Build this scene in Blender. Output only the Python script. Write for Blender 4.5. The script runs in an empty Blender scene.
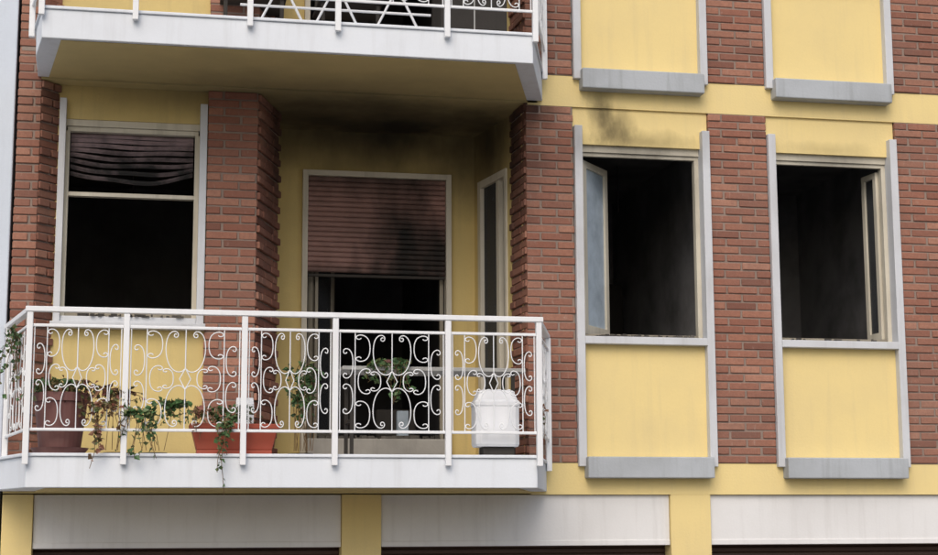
import bpy, math, random
from mathutils import Matrix, Vector
random.seed(7)
S=bpy.context.scene
COL=S.collection
FH=3.01          # storey height
GZ=-2.95         # street level

# ------------------------------------------------------------------ materials
def nt(name):
    m=bpy.data.materials.new(name); m.use_nodes=True
    t=m.node_tree; b=t.nodes['Principled BSDF']
    return m,t,b
def N(t,typ,**k):
    n=t.nodes.new(typ)
    for a,v in k.items():
        if a.startswith('i_'): n.inputs[a[2:].replace('_',' ')].default_value=v
        else: setattr(n,a,v)
    return n
def mixc(t,fac,a,b,mode='MIX'):
    n=t.nodes.new('ShaderNodeMix'); n.data_type='RGBA'; n.blend_type=mode
    for sock,v in ((n.inputs[0],fac),(n.inputs[6],a),(n.inputs[7],b)):
        if hasattr(v,'links'): t.links.new(v,sock)
        else: sock.default_value = v if not isinstance(v,tuple) else (v+(1,))[:4]
    return n.outputs[2]
def mth(t,op,a,b=None,clamp=False):
    n=t.nodes.new('ShaderNodeMath'); n.operation=op; n.use_clamp=clamp
    for i,v in enumerate((a,b)):
        if v is None: continue
        if hasattr(v,'links'): t.links.new(v,n.inputs[i])
        else: n.inputs[i].default_value=v
    return n.outputs[0]
def noise(t,vec,scale,detail=4,rough=.6):
    n=N(t,'ShaderNodeTexNoise'); n.inputs['Scale'].default_value=scale
    n.inputs['Detail'].default_value=min(detail,4); n.inputs['Roughness'].default_value=rough
    t.links.new(vec,n.inputs['Vector']); return n.outputs['Fac']
def mapr(t,v,a,b,c=0.,d=1.):
    n=N(t,'ShaderNodeMapRange'); n.inputs[1].default_value=a;n.inputs[2].default_value=b
    n.inputs[3].default_value=c;n.inputs[4].default_value=d; t.links.new(v,n.inputs[0]); return n.outputs[0]
def mapping(t,vec,scale=(1,1,1),loc=(0,0,0)):
    n=N(t,'ShaderNodeMapping'); n.inputs['Scale'].default_value=scale; n.inputs['Location'].default_value=loc
    t.links.new(vec,n.inputs['Vector']); return n.outputs[0]
def bump(t,b,h,s,d=.01):
    n=N(t,'ShaderNodeBump'); n.inputs['Strength'].default_value=s; n.inputs['Distance'].default_value=d
    t.links.new(h,n.inputs['Height']); t.links.new(n.outputs[0],b.inputs['Normal'])
def soot_and_shade(t,pos,col,lst,dark=(.016,.014,.012),amp=1.0,nscale=4):
    """smoke deposits, plus shade painted on the left brick splay: ellipsoids in world space (c, radii, strength)"""
    if not lst: return col
    n=mth(t,'MULTIPLY',mth(t,'SUBTRACT',noise(t,mapping(t,pos,(1,1,.55)),nscale,4,.6),.5),amp)
    for (c,r,s) in lst:
        v=N(t,'ShaderNodeVectorMath',operation='SUBTRACT'); t.links.new(pos,v.inputs[0]); v.inputs[1].default_value=c
        w=N(t,'ShaderNodeVectorMath',operation='DIVIDE'); t.links.new(v.outputs[0],w.inputs[0]); w.inputs[1].default_value=r
        l=N(t,'ShaderNodeVectorMath',operation='LENGTH'); t.links.new(w.outputs[0],l.inputs[0])
        k=mth(t,'ADD',l.outputs['Value'],n)
        k=mapr(t,k,1.05,.1,0,s)
        col=mixc(t,k,col,dark)
    return col
def plaster(name,col,rough=.85,dirt=.25,st=(),bmp=.25,dirtcol=None,streak=.3,amp=1.0,nscale=4):
    m,t,b=nt(name)
    g=N(t,'ShaderNodeNewGeometry'); pos=g.outputs['Position']
    n1=noise(t,pos,1.7,6,.6); n3=noise(t,pos,60,2,.6)
    dc=dirtcol or tuple(c*.55 for c in col)
    c=mixc(t,mapr(t,n1,.42,.8,0,dirt),col,dc)
    if streak>0:
        n2=noise(t,mapping(t,pos,(9,9,.7)),1.6,4,.6)
        c=mixc(t,mapr(t,n2,.52,.85,0,streak),c,dc)
    c=mixc(t,mapr(t,n3,.3,.7,0,.10),c,tuple(x*.8 for x in col))
    c=soot_and_shade(t,pos,c,st,amp=amp,nscale=nscale)
    t.links.new(c,b.inputs['Base Color']); b.inputs['Roughness'].default_value=rough
    b.inputs['Specular IOR Level'].default_value=.25
    bump(t,b,mth(t,'ADD',n3,mth(t,'MULTIPLY',n1,1.5)),bmp,.006)
    return m
YEL=(.80,.64,.295)
M={}
M['yellow']=plaster('yellow_plaster',YEL,st=[((3.50,.0,3.22),(.12,.3,.30),.68),((3.62,0,3.12),(.16,.3,.20),.6),((3.85,0,3.00),(.6,.3,.11),.45),((5.4,0,3.0),(.5,.3,.08),.25)],dirt=.24,streak=.22,amp=1.1,nscale=8,dirtcol=(.50,.42,.27))
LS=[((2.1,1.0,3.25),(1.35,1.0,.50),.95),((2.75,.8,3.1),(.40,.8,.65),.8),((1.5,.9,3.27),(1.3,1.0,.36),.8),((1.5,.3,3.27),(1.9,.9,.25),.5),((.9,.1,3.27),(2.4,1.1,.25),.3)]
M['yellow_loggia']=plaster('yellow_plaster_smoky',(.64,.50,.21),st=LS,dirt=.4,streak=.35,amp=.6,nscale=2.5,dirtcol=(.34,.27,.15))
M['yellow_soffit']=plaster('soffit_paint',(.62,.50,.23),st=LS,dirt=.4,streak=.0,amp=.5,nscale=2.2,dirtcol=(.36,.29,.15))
M['white']=plaster('white_masonry_paint',(.74,.78,.83),dirt=.22,streak=.3,bmp=.15,dirtcol=(.42,.42,.42))
M['strip']=plaster('window_surround',(.60,.62,.65),dirt=.35,streak=.45,bmp=.2,dirtcol=(.33,.32,.31),st=[((3.3,0,3.0),(.12,.2,.25),.35),((4.33,0,3.0),(.12,.2,.25),.3)])
M['sillstone']=plaster('sill_concrete',(.44,.47,.50),dirt=.5,streak=.6,bmp=.3,dirtcol=(.22,.23,.23))
M['panel']=plaster('white_shutter_housing',(.74,.74,.74),dirt=.2,streak=.3,bmp=.1,dirtcol=(.4,.38,.36))
M['neigh']=plaster('pale_blue_plaster',(.62,.68,.76),dirt=.2,streak=.2)
M['mortar']=plaster('mortar',(.28,.215,.18),dirt=.4)
M['room']=plaster('smoke_blackened_wall',(.15,.145,.15),dirt=.8,dirtcol=(.03,.03,.03),streak=.2)
M['room2']=plaster('smoky_wall',(.30,.295,.30),dirt=.95,dirtcol=(.07,.07,.07),streak=.15,st=[((3.8,2,3.2),(1.2,2.5,1.2),.8),((5.4,2,3.2),(1.2,2.5,.9),.7)],amp=.8,nscale=2)
M['tile']=plaster('balcony_tile',(.30,.24,.2),dirt=.4)
M['stone']=plaster('threshold_stone',(.36,.35,.32),dirt=.6,dirtcol=(.08,.08,.07))
M['paint']=plaster('white_iron_paint',(.80,.82,.84),rough=.5,dirt=.15,streak=.18,bmp=.08,dirtcol=(.45,.40,.36))
M['cream']=plaster('cream_window_frame',(.62,.58,.48),rough=.5,dirt=.35,streak=.5,bmp=.05,dirtcol=(.22,.19,.14),st=[((3.8,.1,2.9),(.55,.3,.12),.6),((4.23,.1,2.6),(.1,.3,.45),.45),((3.8,.1,1.48),(.5,.3,.10),.7),((5.4,.1,2.9),(.5,.3,.10),.5)])
M['creamd']=plaster('scorched_window_frame',(.30,.27,.21),rough=.6,dirt=.7,streak=.6,bmp=.05,dirtcol=(.05,.04,.03))
M['pave']=plaster('paving',(.28,.27,.26),dirt=.4,bmp=.4)
M['asphalt']=plaster('asphalt',(.055,.055,.057),dirt=.3,bmp=.6)
M['ground']=plaster('ground_soil',(.20,.19,.15),dirt=.5)
M['mark']=plaster('road_paint',(.7,.7,.68),dirt=.3)
M['terracotta']=plaster('red_plastic_planter',(.36,.075,.045),rough=.5,dirt=.4,bmp=.1,dirtcol=(.25,.12,.08))
M['plum']=plaster('plum_terracotta',(.16,.065,.06),rough=.6,dirt=.4,bmp=.15,dirtcol=(.22,.16,.14))
M['plastic']=plaster('white_plastic',(.80,.82,.85),rough=.35,dirt=.08,streak=.05,bmp=.03)
M['soil']=plaster('soil',(.05,.035,.025),dirt=.5)
M['roof']=plaster('roof_tile',(.25,.12,.08),dirt=.4)
M['garage']=plaster('brown_roller_door',(.075,.045,.035),rough=.5,dirt=.3,bmp=.1)
M['debris']=plaster('charred_debris',(.05,.045,.04),dirt=.7,dirtcol=(.25,.23,.2),bmp=.5)
M['grey']=plaster('grey_board',(.46,.46,.44),dirt=.5,dirtcol=(.18,.17,.16))
M['stem']=plaster('plant_stem',(.16,.10,.05),dirt=.3)

def brickmat():
    m,t,b=nt('red_brick')
    g=N(t,'ShaderNodeNewGeometry'); pos=g.outputs['Position']
    r=N(t,'ShaderNodeValToRGB'); t.links.new(g.outputs['Random Per Island'],r.inputs[0])
    e=r.color_ramp.elements
    e[0].position=0; e[0].color=(.20,.09,.066,1); e[1].position=1; e[1].color=(.42,.215,.15,1)
    for p,c in ((.12,(.27,.118,.082,1)),(.5,(.315,.14,.097,1)),(.85,(.36,.17,.115,1))):
        x=e.new(p); x.color=c
    n1=noise(t,pos,45,3,.65); n2=noise(t,pos,1.4,4,.6); n4=noise(t,mapping(t,pos,(3,3,1)),14,4,.7)
    c=mixc(t,mapr(t,n1,.35,.75,0,.4),r.outputs[0],(.16,.08,.06))
    c=mixc(t,mapr(t,n2,.42,.75,0,.45),c,(.20,.135,.11))
    c=mixc(t,mapr(t,n4,.60,.8,0,.42),c,(.46,.38,.33))
    c=soot_and_shade(t,pos,c,[((2.86,.35,3.15),(.25,.6,1.1),.85),((1.0,.6,3.1),(.25,.5,1.1),.75),((2.95,0,3.3),(.28,.3,.35),.5),((-.7,.1,2.6),(.25,.15,1.8),.35)])  # last entry paints shade onto the left splay; the others are soot
    t.links.new(c,b.inputs['Base Color']); b.inputs['Roughness'].default_value=.9; b.inputs['Specular IOR Level'].default_value=.2
    bump(t,b,n1,.5,.006); return m
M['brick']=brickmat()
def shuttermat():
    m,t,b=nt('sooty_roller_shutter')
    g=N(t,'ShaderNodeNewGeometry'); pos=g.outputs['Position']
    n=noise(t,mapping(t,pos,(1,1,4)),3,4,.6)
    c=mixc(t,mapr(t,n,.3,.7,0,.6),(.42,.24,.205),(.28,.17,.145))
    c=soot_and_shade(t,pos,c,[((2.22,1.2,2.08),(.55,.6,.42),1.0),((2.12,1.2,2.42),(.30,.6,.56),1.0),((2.42,1.2,2.3),(.35,.6,.4),.9),((1.9,1.2,2.92),(1.1,.5,.24),.9),((1.6,1.2,2.03),(.8,.5,.16),.95),((2.0,1.2,2.5),(.9,.5,.6),.4)],amp=.9,nscale=6)
    t.links.new(c,b.inputs['Base Color']); b.inputs['Roughness'].default_value=.6; b.inputs['Specular IOR Level'].default_value=.3
    return m
M['shutter']=shuttermat()
def burntmat():
    m,t,b=nt('burnt_blind')
    g=N(t,'ShaderNodeNewGeometry'); pos=g.outputs['Position']
    n=noise(t,mapping(t,pos,(1,1,1.3)),6,4,.65)
    x=N(t,'ShaderNodeSeparateXYZ'); t.links.new(pos,x.inputs[0])
    k=mth(t,'ADD',mapr(t,n,.25,.75,-.55,.55),mapr(t,x.outputs[2],2.66,2.90,1.0,.05),clamp=True)
    c=mixc(t,k,(.26,.19,.20),(.014,.013,.013))
    t.links.new(c,b.inputs['Base Color']); b.inputs['Roughness'].default_value=.8; return m
M['burnt']=burntmat()
M['char']=plaster('charred_wood',(.05,.045,.04),dirt=.5)
def glassmat(name,tint,mixd,dcol,ior=1.5):
    m=bpy.data.materials.new(name); m.use_nodes=True; t=m.node_tree; t.nodes.clear()
    o=N(t,'ShaderNodeOutputMaterial'); tr=N(t,'ShaderNodeBsdfTransparent'); tr.inputs[0].default_value=tint+(1,)
    gl=N(t,'ShaderNodeBsdfGlossy'); gl.inputs['Roughness'].default_value=.03
    fr=N(t,'ShaderNodeFresnel'); fr.inputs[0].default_value=ior
    a=N(t,'ShaderNodeMixShader'); t.links.new(fr.outputs[0],a.inputs[0]); t.links.new(tr.outputs[0],a.inputs[1]); t.links.new(gl.outputs[0],a.inputs[2])
    d=N(t,'ShaderNodeBsdfDiffuse'); d.inputs[0].default_value=dcol+(1,)
    g=N(t,'ShaderNodeNewGeometry')
    n=noise(t,g.outputs['Position'],4,4,.6)
    b=N(t,'ShaderNodeMixShader'); t.links.new(mapr(t,n,.2,.8,mixd*.6,mixd*1.3),b.inputs[0])
    t.links.new(a.outputs[0],b.inputs[1]); t.links.new(d.outputs[0],b.inputs[2]); t.links.new(b.outputs[0],o.inputs[0]); return m
M['glass']=glassmat('sooty_glass',(.5,.5,.5),.12,(.10,.10,.11),1.25)
M['glassb']=glassmat('sky_tinted_glass',(.6,.7,.75),.75,(.52,.61,.69))  # sky reflection painted in as a diffuse light blue
M['glassd']=glassmat('smoked_sash_glass',(.4,.4,.42),.5,(.10,.105,.11),1.2)
def leafmat(name,cols):
    m,t,b=nt(name); g=N(t,'ShaderNodeNewGeometry'); r=N(t,'ShaderNodeValToRGB'); t.links.new(g.outputs['Random Per Island'],r.inputs[0])
    e=r.color_ramp.elements; e[0].color=cols[0]+(1,); e[1].color=cols[-1]+(1,)
    for i,c in enumerate(cols[1:-1]): x=e.new((i+1)/(len(cols)-1)); x.color=c+(1,)
    t.links.new(r.outputs[0],b.inputs['Base Color']); b.inputs['Roughness'].default_value=.55; return m
M['leaf']=leafmat('green_leaves',[(.03,.08,.02),(.055,.13,.04),(.09,.16,.06),(.14,.14,.05)])
M['dry']=leafmat('withered_leaves',[(.06,.11,.03),(.20,.10,.05),(.20,.06,.045),(.10,.13,.05)])

# ------------------------------------------------------------------ builders
def empty(name,loc=(0,0,0)):
    o=bpy.data.objects.new(name,None); o.empty_display_size=.2; COL.objects.link(o); return o
class MB:
    def __init__(s): s.v=[];s.f=[]
    def box(s,x0,x1,y0,y1,z0,z1):
        s.prism([(x0,y0),(x1,y0),(x1,y1),(x0,y1)],z0,z1); return s
    def prism(s,pl,z0,z1):
        a=sum(pl[i][0]*pl[(i+1)%len(pl)][1]-pl[(i+1)%len(pl)][0]*pl[i][1] for i in range(len(pl)))
        if a<0: pl=pl[::-1]
        n=len(pl); k=len(s.v)
        s.v+=[(p[0],p[1],z0) for p in pl]+[(p[0],p[1],z1) for p in pl]
        s.f.append(tuple(k+i for i in range(n))[::-1]); s.f.append(tuple(k+n+i for i in range(n)))
        for i in range(n): j=(i+1)%n; s.f.append((k+i,k+j,k+n+j,k+n+i))
        return s
    def loft(s,rings,cap=True):
        k=len(s.v); n=len(rings[0])
        for r in rings: s.v+=list(r)
        for a in range(len(rings)-1):
            for i in range(n):
                j=(i+1)%n; s.f.append((k+a*n+i,k+a*n+j,k+(a+1)*n+j,k+(a+1)*n+i))
        if cap:
            s.f.append(tuple(k+i for i in range(n))[::-1]); s.f.append(tuple(k+(len(rings)-1)*n+i for i in range(n)))
        return s
    def obj(s,name,mat,parent=None,bev=0.,smooth=False,seg=2):
        me=bpy.data.meshes.new(name); me.from_pydata(s.v,[],s.f); me.update()
        o=bpy.data.objects.new(name,me); COL.objects.link(o); me.materials.append(M[mat])
        if parent: o.parent=parent
        if bev:
            b=o.modifiers.new('bev','BEVEL'); b.width=bev; b.segments=seg; b.limit_method='ANGLE'
        if smooth:
            for p in me.polygons: p.use_smooth=True
        return o
def curves(name,pls,r,mat,parent,cyc=False,res=1):
    cu=bpy.data.curves.new(name,'CURVE'); cu.dimensions='3D'; cu.bevel_depth=r; cu.bevel_resolution=res; cu.use_fill_caps=True
    for pl in pls:
        sp=cu.splines.new('POLY'); sp.points.add(len(pl)-1)
        for i,p in enumerate(pl): sp.points[i].co=(p[0],p[1],p[2],1)
    o=bpy.data.objects.new(name,cu); COL.objects.link(o); cu.materials.append(M[mat]); o.parent=parent; return o

CP=.0625
def bricks(mb,back,p0,p1,z0,z1,jag=0.,endjag=0.,depth=.07):
    """p0->p1 plan line, outward side is to the right of travel"""
    p0=Vector(p0);p1=Vector(p1);L=(p1-p0).length;d=(p1-p0)/L;n=Vector((d.y,-d.x))
    rows=int(round((z1-z0)/CP)); ch=(z1-z0)/rows; BL=.245; g=.0115
    for r in range(rows):
        za=z0+r*ch+g/2; zb=z0+(r+1)*ch-g/2; x=-(BL+g)*(.5 if r%2 else 0)-random.uniform(0,.02); jo=jag if r%2 else 0
        s_end=L+(endjag if r%2 else 0)
        while x<s_end-.01:
            a=max(x,0)+ (g/2 if x>0 else 0); b=min(x+BL,s_end)
            if b-a>.02:
                o=random.uniform(-.004,.004)+jo; dz=random.uniform(-.002,.002); da=random.uniform(-.002,.002)
                q=[p0+d*(a+da)+n*o,p0+d*(b+da)+n*(o+random.uniform(-.002,.002)),p0+d*(b+da)-n*depth,p0+d*(a+da)-n*depth]
                mb.prism([(v.x,v.y) for v in q],za+dz,zb+dz)
            x+=BL+g
    q=[p0+d*.004-n*.009,p1-d*.004-n*.009,p1-d*.004-n*(depth+.05),p0+d*.004-n*(depth+.05)]
    back.prism([(v.x,v.y) for v in q],z0+.001,z1-.001)

bld=empty('apartment_building')
XL,XR=-.915,8.05
C0=3.265;PW=1.59;WW=1.10   # bay start, pitch, width

Bk=MB();Bb=MB();Ye=MB();St=MB();Sill=MB();Fr=MB();FrD=MB();Gl=MB();GlB=MB();GlD=MB();Rm=MB();Rm2=MB();Deb=MB()

def swing(mb,gl,hx,hy,w,ang,z0,z1,sgn=1,fw=.045):
    """an inward-opened casement sash hinged at (hx,hy)"""
    a=math.radians(ang); d=Vector((math.cos(a)*sgn,math.sin(a))); n=Vector((-d.y,d.x))
    P=lambda s,o:(hx+d.x*s+n.x*o,hy+d.y*s+n.y*o)
    def seg(s0,s1,za,zb,th=.02): mb.prism([P(s0,-th),P(s1,-th),P(s1,th),P(s0,th)],za,zb)
    seg(0,fw,z0,z1); seg(w-fw,w,z0,z1); seg(fw,w-fw,z0,z0+fw*1.3); seg(fw,w-fw,z1-fw,z1)
    gl.prism([P(fw,-.003),P(w-fw,-.003),P(w-fw,.003),P(fw,.003)],z0+fw,z1-fw)

def bay(c0,zo,floor):
    c1=c0+WW
    for a,b in ((c0,c0+.062),(c1-.062,c1)):
        St.box(a,b,-.045,.10,.465+zo,3.10+zo)
        Ye.box(a,b,.02,.2,3.101+zo,3.255+zo)
    Ye.box(c0+.062,c1-.062,.02,.2,.49+zo,1.395+zo)
    Ye.box(c0+.062,c1-.062,.02,.2,2.965+zo,3.255+zo)
    St.box(c0+.062,c1-.062,-.05,.2,1.395+zo,1.452+zo)
    Sill.box(c0+.062-.01,c1-.062+.01,-.11,-.046+.06,.376+zo,.535+zo)
    zf0,zf1=1.452+zo,2.965+zo; a,b=c0+.062,c1-.062
    Fr.box(a,b,.05,.11,zf1-.055,zf1)
    Fr.box(a+.0,b,.065,.10,zf1-.085,zf1-.056)
    Fr.box(a,a+.028,.06,.12,zf0,zf1-.086); Fr.box(b-.035,b,.06,.12,zf0,zf1-.086)
    FrD.box(a+.028,b-.035,.07,.12,zf0,zf0+.03)
    if floor!=0:
        Fr.box((a+b)/2-.035,(a+b)/2+.035,.06,.115,zf0+.03,zf1-.086)
        Gl.box(a+.028,b-.035,.088,.092,zf0+.03,zf1-.086)

bays=[C0,C0+PW,C0+2*PW]
for fl in (0,1):
    zo=fl*FH
    for i,c in enumerate(bays): bay(c,zo,fl if i<2 else 1)
    z0,z1=.492+zo,3.252+zo
    segs=[(2.885,C0-.003)]+[(bays[i]+WW+.003,bays[i+1]-.003) for i in range(2)]+[(bays[2]+WW+.003,XR)]
    for a,b in segs:
        bricks(Bk,Bb,(a,-.012),(b,-.012),z0,z1)
        Ye.box(a,b,.125,.2,z0,z1)
    Ye.box(2.90,XR,.0,.2,3.255+zo,3.50+zo)
Ye.box(2.90,XR,.0,.2,.255,.49)

def loggia(zo,main):
    zf=.50+zo; zc=3.272+zo
    L=MB()
    bricks(Bk,Bb,(-.915,-.0),(-.75,-.0),zf,3.51+zo if main else zc)
    bricks(Bk,Bb,(-.75,.01),(-.625,.15),zf,zc,jag=.014)
    a,b=-.575,.405
    L.box(-.66,a-.0,.15,.30,zf,zc); L.box(b,.52,.15,.30,zf,zc)
    L.box(a,b,.15,.30,zf,1.50+zo); L.box(a,b,.15,.30,3.02+zo,zc)
    St.box(-.622,a+.002,.095,.149,1.50+zo,3.165+zo); St.box(b-.002,.457,.095,.149,1.50+zo,3.165+zo)
    St.box(-.64,.47,.06,.17,1.455+zo,1.499+zo)
    St.box(a+.002,b-.002,.12,.2,1.50+zo,1.545+zo)
    zf0,zf1=1.545+zo,3.02+zo
    Fr.box(a,b,.16,.24,zf1-.05,zf1); Fr.box(a+.01,b-.01,.18,.24,zf1-.085,zf1-.051)
    Fr.box(a,a+.03,.17,.24,zf0,zf1-.086); Fr.box(b-.035,b,.17,.24,zf0,zf1-.086)
    Fr.box(a+.03,b-.035,.175,.235,2.445+zo,2.475+zo)
    FrD.box(a+.03,b-.035,.18,.24,zf0,zf0+.035)
    if not main: Gl.box(a+.03,b-.035,.205,.209,zf0+.035,2.445+zo); Gl.box(a+.03,b-.035,.205,.209,2.475+zo,zf1-.086)
    bricks(Bk,Bb,(.462,.10),(.835,.10),zf,zc,endjag=.02)
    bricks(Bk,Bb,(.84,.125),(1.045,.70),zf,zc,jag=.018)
    L.prism([(.55,.24),(.78,.24),(.94,.70),(.94,1.2),(.55,1.2)],zf,zc)
    L.prism([(.94,.74),(1.05,.72),(1.075,1.2),(.94,1.2)],zf,zc)
    L.box(.94,1.28,1.2,1.36,zf,zc); L.box(2.52,2.9,1.2,1.36,zf,zc); L.box(1.28,2.52,1.2,1.36,2.93+zo,zc)
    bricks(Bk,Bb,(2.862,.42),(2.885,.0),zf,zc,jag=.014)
    L.prism([(2.95,.10),(3.02,.10),(3.02,.5),(2.95,.5)],zf,zc)
    L.prism([(2.862,.43),(2.95,.43),(2.95,.50),(2.850,.50)],zf,zc)
    L.prism([(2.745,1.10),(2.86,1.10),(2.86,1.2),(2.725,1.2)],zf,zc)
    L.prism([(2.850,.50),(2.95,.50),(2.86,1.10),(2.745,1.10)],2.86+zo,zc)
    def lerp(t): return (2.850+(2.745-2.85)*t,.50+.6*t)
    def sd(mb,t0,t1,z0,z1,o0=-.015,o1=.05):
        p,q=lerp(t0),lerp(t1); mb.prism([(p[0]+o0,p[1]),(q[0]+o0,q[1]),(q[0]+o1,q[1]),(p[0]+o1,p[1])],z0,z1)
    sd(Fr,0,.07,zf,2.86+zo); sd(Fr,.90,1,zf,2.86+zo); sd(Fr,.07,.90,2.80+zo,2.86+zo)
    sd(Fr,.30,.40,zf,2.80+zo,.0,.04)
    sd(GlD,.40,.9,zf+.1,2.80+zo,.018,.022)
    Fr.box(1.28,1.325,1.15,1.25,zf,2.93+zo); Fr.box(2.475,2.52,1.15,1.25,zf,2.93+zo); Fr.box(1.325,2.475,1.15,1.25,2.885+zo,2.93+zo)
    L.obj('loggia_walls','yellow_loggia',bld)
    sof=MB(); sof.prism([(-.9,.0),(2.98,.0),(2.98,1.3),(-.9,1.3)],zc,zc+.03)
    sof.obj('loggia_ceiling','yellow_soffit',bld)
    fl=MB(); fl.prism([(-.9,-.0),(2.98,-.0),(2.98,1.3),(-.9,1.3)],zf-.03,zf-.001); fl.obj('loggia_floor','tile',bld)
    sl=MB()
    if main: P=[(-1.03,.0),(-.70,-1.0)]; P2=[(-1.05,-.0),(-.712,-1.014)]
    else: P=[(-.78,-.002),(-.765,-.54),(-.70,-1.0)]; P2=[(-.795,-.002),(-.78,-.545),(-.712,-1.014)]
    sl.prism(P+[(2.705,-1.0),(3.02,-.002)],.277+zo,.478+zo)
    sl.prism(P2+[(2.717,-1.014),(3.035,-.002)],.479+zo,.502+zo)
    sl.obj('balcony_slab','white',bld,bev=.006)
    u=MB(); u.prism([(-.70,-.02),(-.575,-.965),(2.58,-.965),(2.89,-.02)],.270+zo,.276+zo); u.obj('balcony_soffit','yellow_soffit',bld)

def shutter(x0,x1,y,z0,z1,name,mat,tilt=0):
    m=MB(); n=int((z1-z0)/.042)
    for i in range(n):
        a=z1-(i+1)*.042; o=random.uniform(-.002,.002)
        pr=[(0,.0),(-.010,.008),(-.013,.02),(-.010,.033),(0,.040)]
        L0=[(x0,y+p[0]+o,a+p[1]) for p in pr]+[(x0,y+.012+o,a+.040),(x0,y+.012+o,a)]
        dz=tilt*(i/n)
        L1=[(x1,q[1],q[2]-dz) for q in L0]
        m.loft([L0,L1])
    return m.obj(name,mat,bld)

for fl in (0,1): loggia(fl*FH,fl==0)
shutter(1.327,2.473,1.19,2.07,2.885,'roller_shutter','shutter',.012)
MB().box(1.33,2.47,1.175,1.20,2.045,2.068).obj('shutter_bottom_bar','char',bld,bev=.003)
shutter(1.327,2.473,1.19,2.2+FH,2.885+FH,'roller_shutter','shutter')
# sagging burnt blind behind the left window transom
m=MB()
for r in range(8):
    zt=2.935-r*.034
    rg=[]
    for i in range(25):
        xx=-.54+.90*i/24
        sag=.0022*r*r*(.4+.6*math.sin(math.pi*i/24))+.003*math.sin(xx*11+r)*r*.4
        yy=.245+.006*math.sin(xx*8+r)
        rg.append([(xx,yy,zt-.033-sag),(xx,yy-.008,zt-.017-sag),(xx,yy,zt-.001-sag),(xx,yy+.006,zt-.017-sag)])
    m.loft(rg)
m.obj('burnt_blind_remains','burnt',bld)

swing(Fr,GlB,C0+.095,.125,.46,50,1.49,2.86,1,.055)
swing(Fr,GlD,C0+PW+WW-.10,.125,.22,84,1.49,2.86,-1)
for (x0,x1,y,z,n) in ((3.42,4.24,.03,1.452,110),(5.0,5.8,.03,1.452,25),(-.5,.36,.13,1.545,40)):
    for i in range(n):
        x=random.uniform(x0,x1-.05); s=random.uniform(.006,.022); h=random.uniform(.004,.026)
        yy=y+random.uniform(-.04,.05); Deb.box(x,x+s*random.uniform(1,3),yy,yy+s,z+.001,z+.001+h)
for i in range(60):
    x=random.uniform(1.4,2.40); s=random.uniform(.01,.05); Deb.box(x,x+s*1.4,1.12+random.uniform(-.05,.05),1.19,.722,.724+random.uniform(.004,.03))
Deb.obj('charred_debris','debris',bld)

def room(mb,x0,x1,y0,y1,z0,z1,t=.05):
    mb.box(x0-t,x0,y0,y1,z0,z1); mb.box(x1,x1+t,y0,y1,z0,z1); mb.box(x0-t,x1+t,y1,y1+t,z0,z1)
    mb.box(x0-t,x1+t,y0,y1+t,z0-t,z0); mb.box(x0-t,x1+t,y0,y1+t,z1,z1+t)
for zo in (0,FH):
    room(Rm,-.9,.5,.31,3.4,.45+zo,3.18+zo,.03)
    room(Rm,1.05,2.66,1.365,4.6,.45+zo,3.18+zo,.03)
    room(Rm2,3.0,4.55,.21,3.3,.45+zo,3.18+zo,.03)
    room(Rm2,4.62,6.2,.21,2.6,.45+zo,3.18+zo,.03)
    room(Rm2,6.27,7.9,.21,3.0,.45+zo,3.18+zo,.03)
Rm.obj('blackened_room','room',bld); Rm2.obj('smoky_room','room2',bld)
q=MB(); q.box(3.95,4.5,2.8,3.27,.46,2.3); q.box(5.1,5.6,2.3,2.58,.46,1.75); q.obj('charred_wardrobe','char',bld,bev=.02)
lc=[[(4.1,1.6,3.17),(4.1,1.6,2.75)],[(-.1,1.4,3.17),(-.08,1.4,2.7)]]
curves('lamp_cord',lc,.006,'char',bld)

m=MB(); m.box(1.325,2.475,1.02,1.24,.503,.72); m.obj('door_threshold','stone',bld,bev=.01)
swing(FrD,GlD,1.36,1.27,.5,62,.73,2.5,1)
FrD.box(1.40,1.425,1.255,1.30,.73,2.6)
FrD.box(2.44,2.47,1.26,1.30,.73,2.6)
q=MB(); q.box(2.0,2.35,1.9,2.3,.5,1.02); q.box(1.5,1.9,2.6,3.1,.5,1.3); q.obj('burnt_furniture','char',bld,bev=.02)
q=MB(); q.box(2.12,2.22,1.5,1.56,.73,.98); q.obj('bluish_pane','glassb',bld,bev=.01)  # reflecting pane in the doorway, a small block with the reflection in its colour

# ground floor: piers, white shutter housings, roller doors
G=MB(); Pn=MB(); 
bayg=[(-.705,1.48),(1.77,3.99),(4.31,6.53),(6.85,XR-.25)]
ed=[-.915]+[v for ab in bayg for v in ab]+[XR]
Ye.box(-.915,2.899,.0,.2,.262,.49)
for i in range(0,len(ed),2):
    G.box(ed[i],ed[i+1],.001,.3,GZ,.2545)
G.obj('ground_floor_piers','yellow',bld,bev=.004)
for a,b in bayg:
    Pn.box(a+.003,b-.003,.03,.12,-.10,.253)
    Pn.box(a+.003,b-.003,.022,.03,-.125,-.085)
    shutter(a+.003,b-.003,.16,GZ,-.10,'garage_roller_door','garage')
Pn.obj('shutter_housing','panel',bld,bev=.004)
B=MB()
TOP=2*FH+.49
B.box(XL,XR,5.6,5.8,GZ,TOP); B.box(XL-.0,XL+.02,.32,5.6,GZ,TOP); B.box(XR-.02,XR,.32,5.6,GZ,TOP)
B.box(XL+.03,XR-.03,.33,5.55,-.2,.0)
B.obj('outer_walls','yellow',bld)
R=MB(); R.box(XL-.0,XR+.1,-.35,5.9,TOP+.02,TOP+.25); R.obj('roof_cornice','white',bld,bev=.02)
R=MB(); R.prism([(XL-.0,-.45),(XR+.15,-.45),(XR+.15,6),(XL-.0,6)],TOP+.25,TOP+.35); R.obj('roof','roof',bld)

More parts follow.
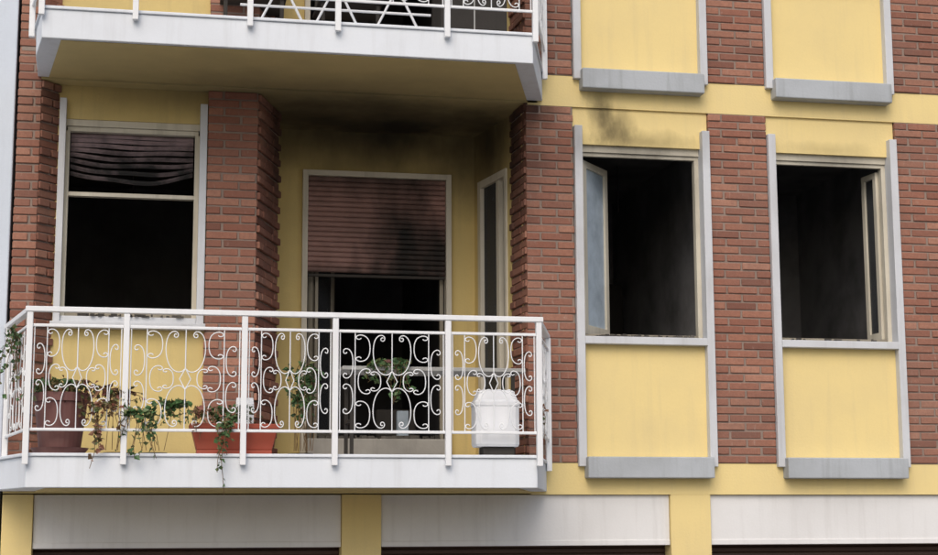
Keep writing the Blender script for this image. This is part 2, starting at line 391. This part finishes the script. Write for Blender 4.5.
Bk.obj('brick_facing','brick',bld,bev=.004,seg=1); Bb.obj('mortar_bed','mortar',bld)
Ye.obj('yellow_walls','yellow',bld); St.obj('window_surrounds','strip',bld,bev=.004)
Sill.obj('concrete_sills','sillstone',bld,bev=.008); Fr.obj('window_frames','cream',bld,bev=.002)
FrD.obj('scorched_frames','creamd',bld,bev=.002); Gl.obj('window_panes','glass',bld); GlB.obj('sash_panes','glassb',bld); GlD.obj('smoked_panes','glassd',bld)

# ------------------------------------------------------------------ railings
def scroll(k0,ka,kb,p,n=60):
    """C scroll; ka,kb end curvatures (upper, lower). bulge at x=1, curls toward x=0"""
    half=[]
    for sgn,k1 in ((1,ka),(-1,kb)):
        x=y=0.;hd=math.pi/2*sgn
        l=[]
        for i in range(n):
            s=(i+.5)/n
            hd+=sgn*(k0+k1*s**p)/n
            x+=math.cos(hd)/n; y+=math.sin(hd)/n; l.append((x,y))
        half.append(l)
    pts=half[1][::-1]+[(0,0)]+half[0]
    x0=min(q[0] for q in pts);x1=max(q[0] for q in pts);y0=min(q[1] for q in pts);y1=max(q[1] for q in pts)
    return [((q[0]-x0)/(x1-x0),(q[1]-(y0+y1)/2)/(y1-y0)) for q in pts]
CA=scroll(.8,26,6,2.4)
CB=scroll(.5,19,19,2.4)
def place(sc,x,z,w,h,P,vf=1): return [P(x+a*w,z+b*h*vf) for a,b in sc]
def railing(zo,name,main):
    par=empty(name); par.parent=bld
    y=-1.03
    posts=[-.705,-.085,.69,1.30,2.075,2.715]
    lb=(-.905,-.10) if main else (-.80,-.50)
    m=MB()
    for x in posts: m.box(x-.02,x+.02,y-.02,y+.02,.425+zo,1.419+zo)
    for (x,yy) in (lb,(3.015,-.10)): m.box(x-.02,x+.02,yy-.02,yy+.02,.425+zo,1.419+zo)
    def strip(pts,w,z0,z1):
        for (a,b) in zip(pts[:-1],pts[1:]):
            a=Vector(a);b=Vector(b);d=(b-a).normalized();n=Vector((-d.y,d.x))*w/2
            m.prism([tuple(a+n),tuple(b+n),tuple(b-n),tuple(a-n)],z0,z1)
    if main: strip([(-.92,-.02),(-.705,y+.026)],.05,1.42+zo,1.452+zo)
    else:
        strip([lb,(-.705,y+.026)],.05,1.42+zo,1.452+zo); strip([(-.81,-.02),(-.80,-.501)],.05,1.42+zo,1.452+zo)
    m.box(-.735,2.745,y-.026,y+.026,1.42+zo,1.455+zo)
    strip([(2.715,y+.026),(3.03,-.02)],.05,1.42+zo,1.452+zo)
    for a,b in zip(posts[:-1],posts[1:]):
        m.box(a+.02,b-.02,y-.008,y+.008,1.322+zo,1.342+zo)
        m.box(a+.02,b-.02,y-.008,y+.008,.642+zo,.662+zo)
    sides=(((-.705,y),lb),((2.715,y),(3.015,-.10)))
    for (p,q) in sides:
        for za,zb in ((1.322,1.342),(.642,.662)): strip([(p[0]+(q[0]-p[0])*.03,p[1]+.02),q],.016,za+zo,zb+zo)
    m.obj('posts_and_rails','paint',par,bev=.004)
    Lc=[]
    def panel(P,w):
        c=w/2; zc=.992+zo; H=.33
        u=min(w/2-.02,.36)/.36
        for s in (-1,1):
            # upright heart over inverted heart, crossing at a lozenge
            Lc.append(place(CA,c+s*.006,zc+.180,s*.128*u,.27,P,1))
            Lc.append(place(CA,c+s*.006,zc-.180,s*.128*u,.27,P,-1))
            # back-to-back C scrolls
            Lc.append(place(CB,c+s*.255*u,zc+.225,-s*.098*u,.18,P))
            Lc.append(place(CB,c+s*.255*u,zc-.225,-s*.098*u,.18,P))
            Lc.append(place(CB,c+s*.155*u,zc,s*.085*u,.17,P))
            Lc.append(place(CB,c+s*.150*u,zc,-s*.070*u,.13,P))
            Lc.append([P(c+s*.262*u,zc-H),P(c+s*.262*u,zc+H)])
            Lc.append([P(c,zc+.07),P(c+s*.038*u,zc),P(c,zc-.07)])
            if w>.5:
                Lc.append(place(CB,c+s*.345*u,zc+.12,-s*.068*u,.20,P))
                Lc.append(place(CB,c+s*.345*u,zc-.12,-s*.068*u,.20,P))
            x=c+s*(w/2-.012)
            Lc.append([P(x,zc-H),P(x,zc+H)])
        Lc.append([P(c,zc-H),P(c,zc-.07)]); Lc.append([P(c,zc+H),P(c,zc+.07)])
    for a,b in zip(posts[:-1],posts[1:]):
        panel(lambda s,z,a=a:(a+.02+s,y,z),b-a-.04)
    for (p,q) in sides:
        L=math.hypot(q[0]-p[0],q[1]-p[1]); ux,uy=(q[0]-p[0])/L,(q[1]-p[1])/L
        panel(lambda s,z:(p[0]+ux*(s+.03),p[1]+uy*(s+.03),z),L-.06)
    curves('wrought_iron_scrolls',Lc,.0040,'paint',par,res=1)
railing(0,'balcony_railing',True); railing(FH,'balcony_railing',False)

# ------------------------------------------------------------------ plants and things on the balcony
def plant(par,base,n,spread,up,hang,leafs,mat='leaf',ls=.028,leafname='leaves'):
    st=[];lf=MB()
    for i in range(n):
        x,y,z=base[0]+random.uniform(-1,1)*spread[0]*.5,base[1]+random.uniform(-1,1)*spread[1]*.5,base[2]
        dx=random.uniform(-1,1)*spread[0];dy=random.uniform(-1,1)*spread[1]*.6-.02
        pts=[];K=9; u=up*random.uniform(.6,1.1);hg=hang*random.uniform(.3,1.1)
        ph=random.uniform(0,6)
        for k in range(K):
            s=k/(K-1)
            pts.append((x+dx*s+.02*math.sin(ph+s*7)+random.uniform(-.008,.008),y+dy*s+random.uniform(-.008,.008),z+u*math.sin(min(s*2,1)*math.pi/2)-hg*max(0,s-.35)**1.3*1.7))
        st.append(pts)
        for j in range(leafs):
            k=random.uniform(1,K-1.01);a=int(k);f=k-a
            c=Vector(pts[a]).lerp(Vector(pts[a+1]),f)
            d=Vector((random.gauss(0,1),random.gauss(0,1),random.gauss(-.3,.7))).normalized()
            s=d.cross(Vector((random.gauss(0,1),random.gauss(0,1),random.gauss(0,1)))).normalized()
            L=ls*random.uniform(.5,1.3);Wd=L*random.uniform(.3,.5);nn=d.cross(s)*L*.15
            v=len(lf.v)
            lf.v+=[tuple(c),tuple(c+d*L*.45+s*Wd+nn),tuple(c+d*L),tuple(c+d*L*.45-s*Wd+nn)]
            lf.f+=[(v,v+1,v+2),(v,v+2,v+3)]
    curves('stems',st,.0022,'stem',par); lf.obj(leafname,mat,par)

def ring(cx,cy,rx,ry,z,n=28,sq=2.0):
    o=[]
    for i in range(n):
        a=2*math.pi*i/n; ca,sa=math.cos(a),math.sin(a)
        k=(abs(ca)**sq+abs(sa)**sq)**(-1/sq); o.append((cx+rx*k*ca,cy+ry*k*sa,z))
    return o
def pot(par,cx,cy,rb,rt,z0,z1,mat):
    R=[(rb,z0),(rt*.93,z1-.06),(rt*.935,z1-.058),(rt,z1-.056),(rt*1.02,z1),(rt*.95,z1),(rt*.9,z1-.035)]
    MB().loft([ring(cx,cy,r,r,z) for r,z in R]).obj('pot',mat,par)
    MB().loft([ring(cx,cy,rt*.89,rt*.89,z) for z in (z1-.034,z1-.03)]).obj('soil','soil',par)
p=empty('potted_plant')
pot(p,-.50,-.83,.135,.185,.53,.90,'plum')
MB().loft([ring(-.50,-.83,r,r,z) for r,z in ((.16,.503),(.19,.54),(.18,.54),(.15,.51))]).obj('saucer','plum',p)
plant(p,(-.50,-.88,.88),20,(.22,.14),.12,.12,11,'leaf',.042)
plant(p,(-.42,-.92,.88),8,(.26,.06),.12,.24,13,'dry',.038,'withered_leaves')
def bowl(par,x,y,r=.09):
    MB().loft([ring(x,y,q*r/.09,q*r/.09,z) for q,z in ((.06,.503),(.085,.53),(.09,.53),(.09,.535),(.08,.535),(.075,.528))]).obj('bowl','soil',par)
p=empty('withered_trailing_plant'); bowl(p,-.14,-.35)
plant(p,(-.16,-1.0,.84),10,(.16,.04),.10,.24,20,'dry',.040)
plant(p,(-.22,-1.07,.80),6,(.09,.012),.04,.46,22,'dry',.042,'hanging_leaves')
plant(p,(-.14,-.6,.54),7,(.12,.14),.42,.04,8,'dry',.030,'inner_leaves')
p=empty('ivy_plant'); bowl(p,.12,-.35)
plant(p,(.02,-1.05,.74),9,(.12,.02),.06,.34,18,'leaf',.042,'trailing_leaves')
plant(p,(.24,-.98,.82),9,(.18,.05),.04,.16,16,'leaf',.042,'green_leaves')
plant(p,(.12,-.6,.54),7,(.14,.14),.34,.05,8,'leaf',.034)
p=empty('planter_box')
def rect(cx,cy,hx,hy,z): return [(cx-hx,cy-hy,z),(cx+hx,cy-hy,z),(cx+hx,cy+hy,z),(cx-hx,cy+hy,z)]
MB().loft([rect(.64,-.85,hx,hy,z) for hx,hy,z in ((.25,.075,.53),(.285,.095,.67),(.30,.11,.67),(.30,.11,.705),(.285,.095,.705),(.28,.09,.68))]).obj('box','terracotta',p,bev=.006)
MB().loft([rect(.64,-.85,.25,.085,z) for z in (.503,.53)]).obj('tray','terracotta',p,bev=.004)
MB().loft([rect(.64,-.85,.275,.086,z) for z in (.684,.688)]).obj('soil','soil',p)
plant(p,(.60,-.86,.68),22,(.26,.06),.14,.06,10,'leaf',.036)
plant(p,(.42,-1.0,.74),6,(.12,.04),.08,.24,12,'dry',.036,'withered_leaves')
plant(p,(.58,-1.055,.68),6,(.07,.01),.03,.44,18,'leaf',.038,'trailing_leaves')
q=empty('milk_carton')
mm=MB(); mm.box(.66,.78,-.72,-.62,.503,.85); mm.loft([rect(.72,-.67,.06,.05,.851),rect(.72,-.67,.058,.006,.90)]); mm.obj('carton','plastic',q,bev=.003)
p=empty('climbing_plant'); bowl(p,1.14,-.35)
plant(p,(1.13,-.62,.54),14,(.12,.10),.58,.16,18,'leaf',.046)
p=empty('table_plant')
MB().loft([ring(1.74,-.5,r,r*1.0,z) for r,z in ((.06,1.142),(.08,1.17),(.085,1.17),(.085,1.19),(.07,1.19),(.068,1.18))]).obj('pot','plum',p)
plant(p,(1.66,-.60,1.15),9,(.14,.09),.03,.16,14,'leaf',.042)
plant(p,(1.80,-.64,1.15),8,(.08,.05),.03,.34,16,'leaf',.042,'trailing_leaves')
p=empty('railing_vine')
plant(p,(-.80,-.72,1.20),8,(.09,.14),.16,.42,16,'leaf',.038)
plant(p,(2.80,-.78,.55),3,(.05,.05),.35,.05,10,'dry',.03,'dry_leaves')
p=empty('folding_table')
m=MB(); m.box(1.40,2.72,-.62,-.22,1.11,1.138); m.obj('table_top','grey',p,bev=.004)
m=MB()
for x in (1.46,2.62):
    for yy in (-.58,-.26): m.box(x,x+.025,yy-.012,yy+.012,.501,1.109)
    m.box(x+.004,x+.02,-.568,-.272,.75,.77)
m.obj('legs','char',p)
p=empty('plastic_container')
def rr(cx,cy,hx,hy,z): return ring(cx,cy,hx,hy,z,28,6)
MB().loft([rr(2.44,-.86,a,b,z) for a,b,z in ((.150,.10,.562),(.158,.108,.58),(.158,.108,.84),(.164,.112,.845),(.164,.112,.872),(.150,.10,.885),(.125,.085,.945),(.11,.075,.955))]).obj('tank','plastic',p,bev=.004)
MB().box(2.34,2.56,-.93,-.79,.503,.56).obj('stand','char',p,bev=.004)
# upper balcony things
p=empty('clothes_drying_rack')
rk=[];zb=.502+FH
for x in (.95,1.35,1.80):
    rk.append([(x-.22,-.5,zb),(x+.22,-.5,zb+.9)]); rk.append([(x+.22,-.5,zb),(x-.22,-.5,zb+.9)])
for k in range(6): rk.append([(.5,-.7+k*.08,zb+.9),(2.0,-.7+k*.08,zb+.9)])
rk.append([(.65,-.5,zb+.25),(2.05,-.5,zb+.25)])
curves('rack_frame',rk,.010,'paint',p)
p=empty('balcony_cabinet')
m=MB(); m.box(2.12,2.62,-.55,-.15,zb+.08,zb+.85); m.box(2.10,2.64,-.57,-.13,zb+.851,zb+.88)
m.obj('body','char',p,bev=.008)
m=MB()
for x in (2.14,2.57): m.box(x,x+.04,-.53,-.49,zb+.001,zb+.079)
m.box(2.365,2.375,-.556,-.5505,zb+.12,zb+.82); m.box(2.34,2.35,-.575,-.551,zb+.45,zb+.55); m.box(2.39,2.40,-.575,-.551,zb+.45,zb+.55)
m.obj('legs_and_handles','grey',p)
p=empty('garden_chair')
for X in (.55,1.28):
    m=MB()
    for x in (X,X+.42):
        for yy in (-.1,.3): m.box(x,x+.03,yy,yy+.03,zb+.001,zb+.44)
        m.box(x,x+.03,.34,.37,zb+.3,zb+.95)
    m.box(X-.02,X+.47,-.12,.335,zb+.441,zb+.47)
    for k in range(4): m.box(X+.031,X+.419,.345,.365,zb+.55+k*.1,zb+.60+k*.1)
    m.obj('frame','char',p,bev=.004)
    if X<1: p=empty('garden_chair')

# ------------------------------------------------------------------ neighbour, street
nb=empty('neighbouring_building')
m=MB(); m.box(-7,-.935,.004,6,GZ,8.2)
m.obj('walls','neigh',nb,bev=.01)
m=MB(); m.box(-7.1,-.93,-.2,6.1,8.21,8.45); m.obj('cornice','white',nb)
m=MB();g=MB();s=MB()
for x in (-5.8,-3.4):
    for z in (-1.9,1.2,4.2):
        g.box(x,x+1,-.010,.002,z,z+1.5); m.box(x-.06,x,-.05,.002,z,z+1.5); m.box(x+1,x+1.06,-.05,.002,z,z+1.5); m.box(x-.06,x+1.06,-.05,.002,z+1.501,z+1.58); m.box(x+.47,x+.53,-.04,-.012,z,z+1.5); s.box(x-.1,x+1.1,-.12,.002,z-.08,z-.002)
m.obj('window_frames','cream',nb); g.obj('window_panes','glass',nb); s.obj('window_sills','sillstone',nb)
pv=MB(); pv.box(-60,60,-3.2,8,GZ-.3,GZ-.001); pv.obj('pavement','pave',None)
kb=MB(); kb.box(-60,60,-3.35,-3.201,GZ-.3,GZ+.003); kb.obj('kerb','sillstone',None,bev=.01)
rd=MB(); rd.box(-60,60,-11.5,-3.351,GZ-.35,GZ-.13); rd.obj('road','asphalt',None)
mk=MB()
for i in range(-20,20): mk.box(i*3,i*3+1.5,-7.5,-7.38,GZ-.129,GZ-.125)
mk.obj('road_markings','mark',None)
pv=MB(); pv.box(-60,60,-40,-11.501,GZ-.3,GZ-.002); pv.obj('pavement','pave',None)
gd=MB(); gd.box(-400,400,-400,400,GZ-.6,GZ-.36); gd.obj('ground','ground',None)

# ------------------------------------------------------------------ light
w=bpy.data.worlds.new('World'); S.world=w; w.use_nodes=True; t=w.node_tree
bg=t.nodes['Background']; sk=t.nodes.new('ShaderNodeTexSky'); sk.sky_type='NISHITA'; sk.sun_disc=False
el,az=math.radians(44),math.radians(200)
sk.sun_elevation=el; sk.sun_rotation=az; sk.air_density=1.0; sk.dust_density=4.0; sk.ozone_density=1
t.links.new(sk.outputs[0],bg.inputs[0]); bg.inputs[1].default_value=.15
ld=bpy.data.lights.new('sun','SUN'); ld.energy=1.15; ld.angle=math.radians(50); ld.color=(1,.96,.9)
lo=bpy.data.objects.new('sun',ld); COL.objects.link(lo)
sd=Vector((math.sin(az)*math.cos(el),math.cos(az)*math.cos(el),math.sin(el)))
lo.rotation_euler=sd.to_track_quat('Z','Y').to_euler()
lo.location=sd*20

# ------------------------------------------------------------------ camera
f,p_,yw,r=1635.58,math.radians(8.7506),math.radians(11.4602),math.radians(-0.23656)
F=Vector((math.sin(yw)*math.cos(p_),math.cos(yw)*math.cos(p_),math.sin(p_)))
R0=Vector((math.cos(yw),-math.sin(yw),0)); U0=R0.cross(F)
Rr=math.cos(r)*R0+math.sin(r)*U0; Uu=-math.sin(r)*R0+math.cos(r)*U0
cd=bpy.data.cameras.new('camera'); cd.sensor_width=36; cd.lens=f/938*36; cd.clip_end=2000
co=bpy.data.objects.new('camera',cd); COL.objects.link(co); S.camera=co
mt=Matrix((Rr,Uu,-F)).transposed().to_4x4(); mt.translation=Vector((0,-12,0)); co.matrix_world=mt
S.view_settings.view_transform='Standard'; S.view_settings.look='None'; S.view_settings.exposure=0
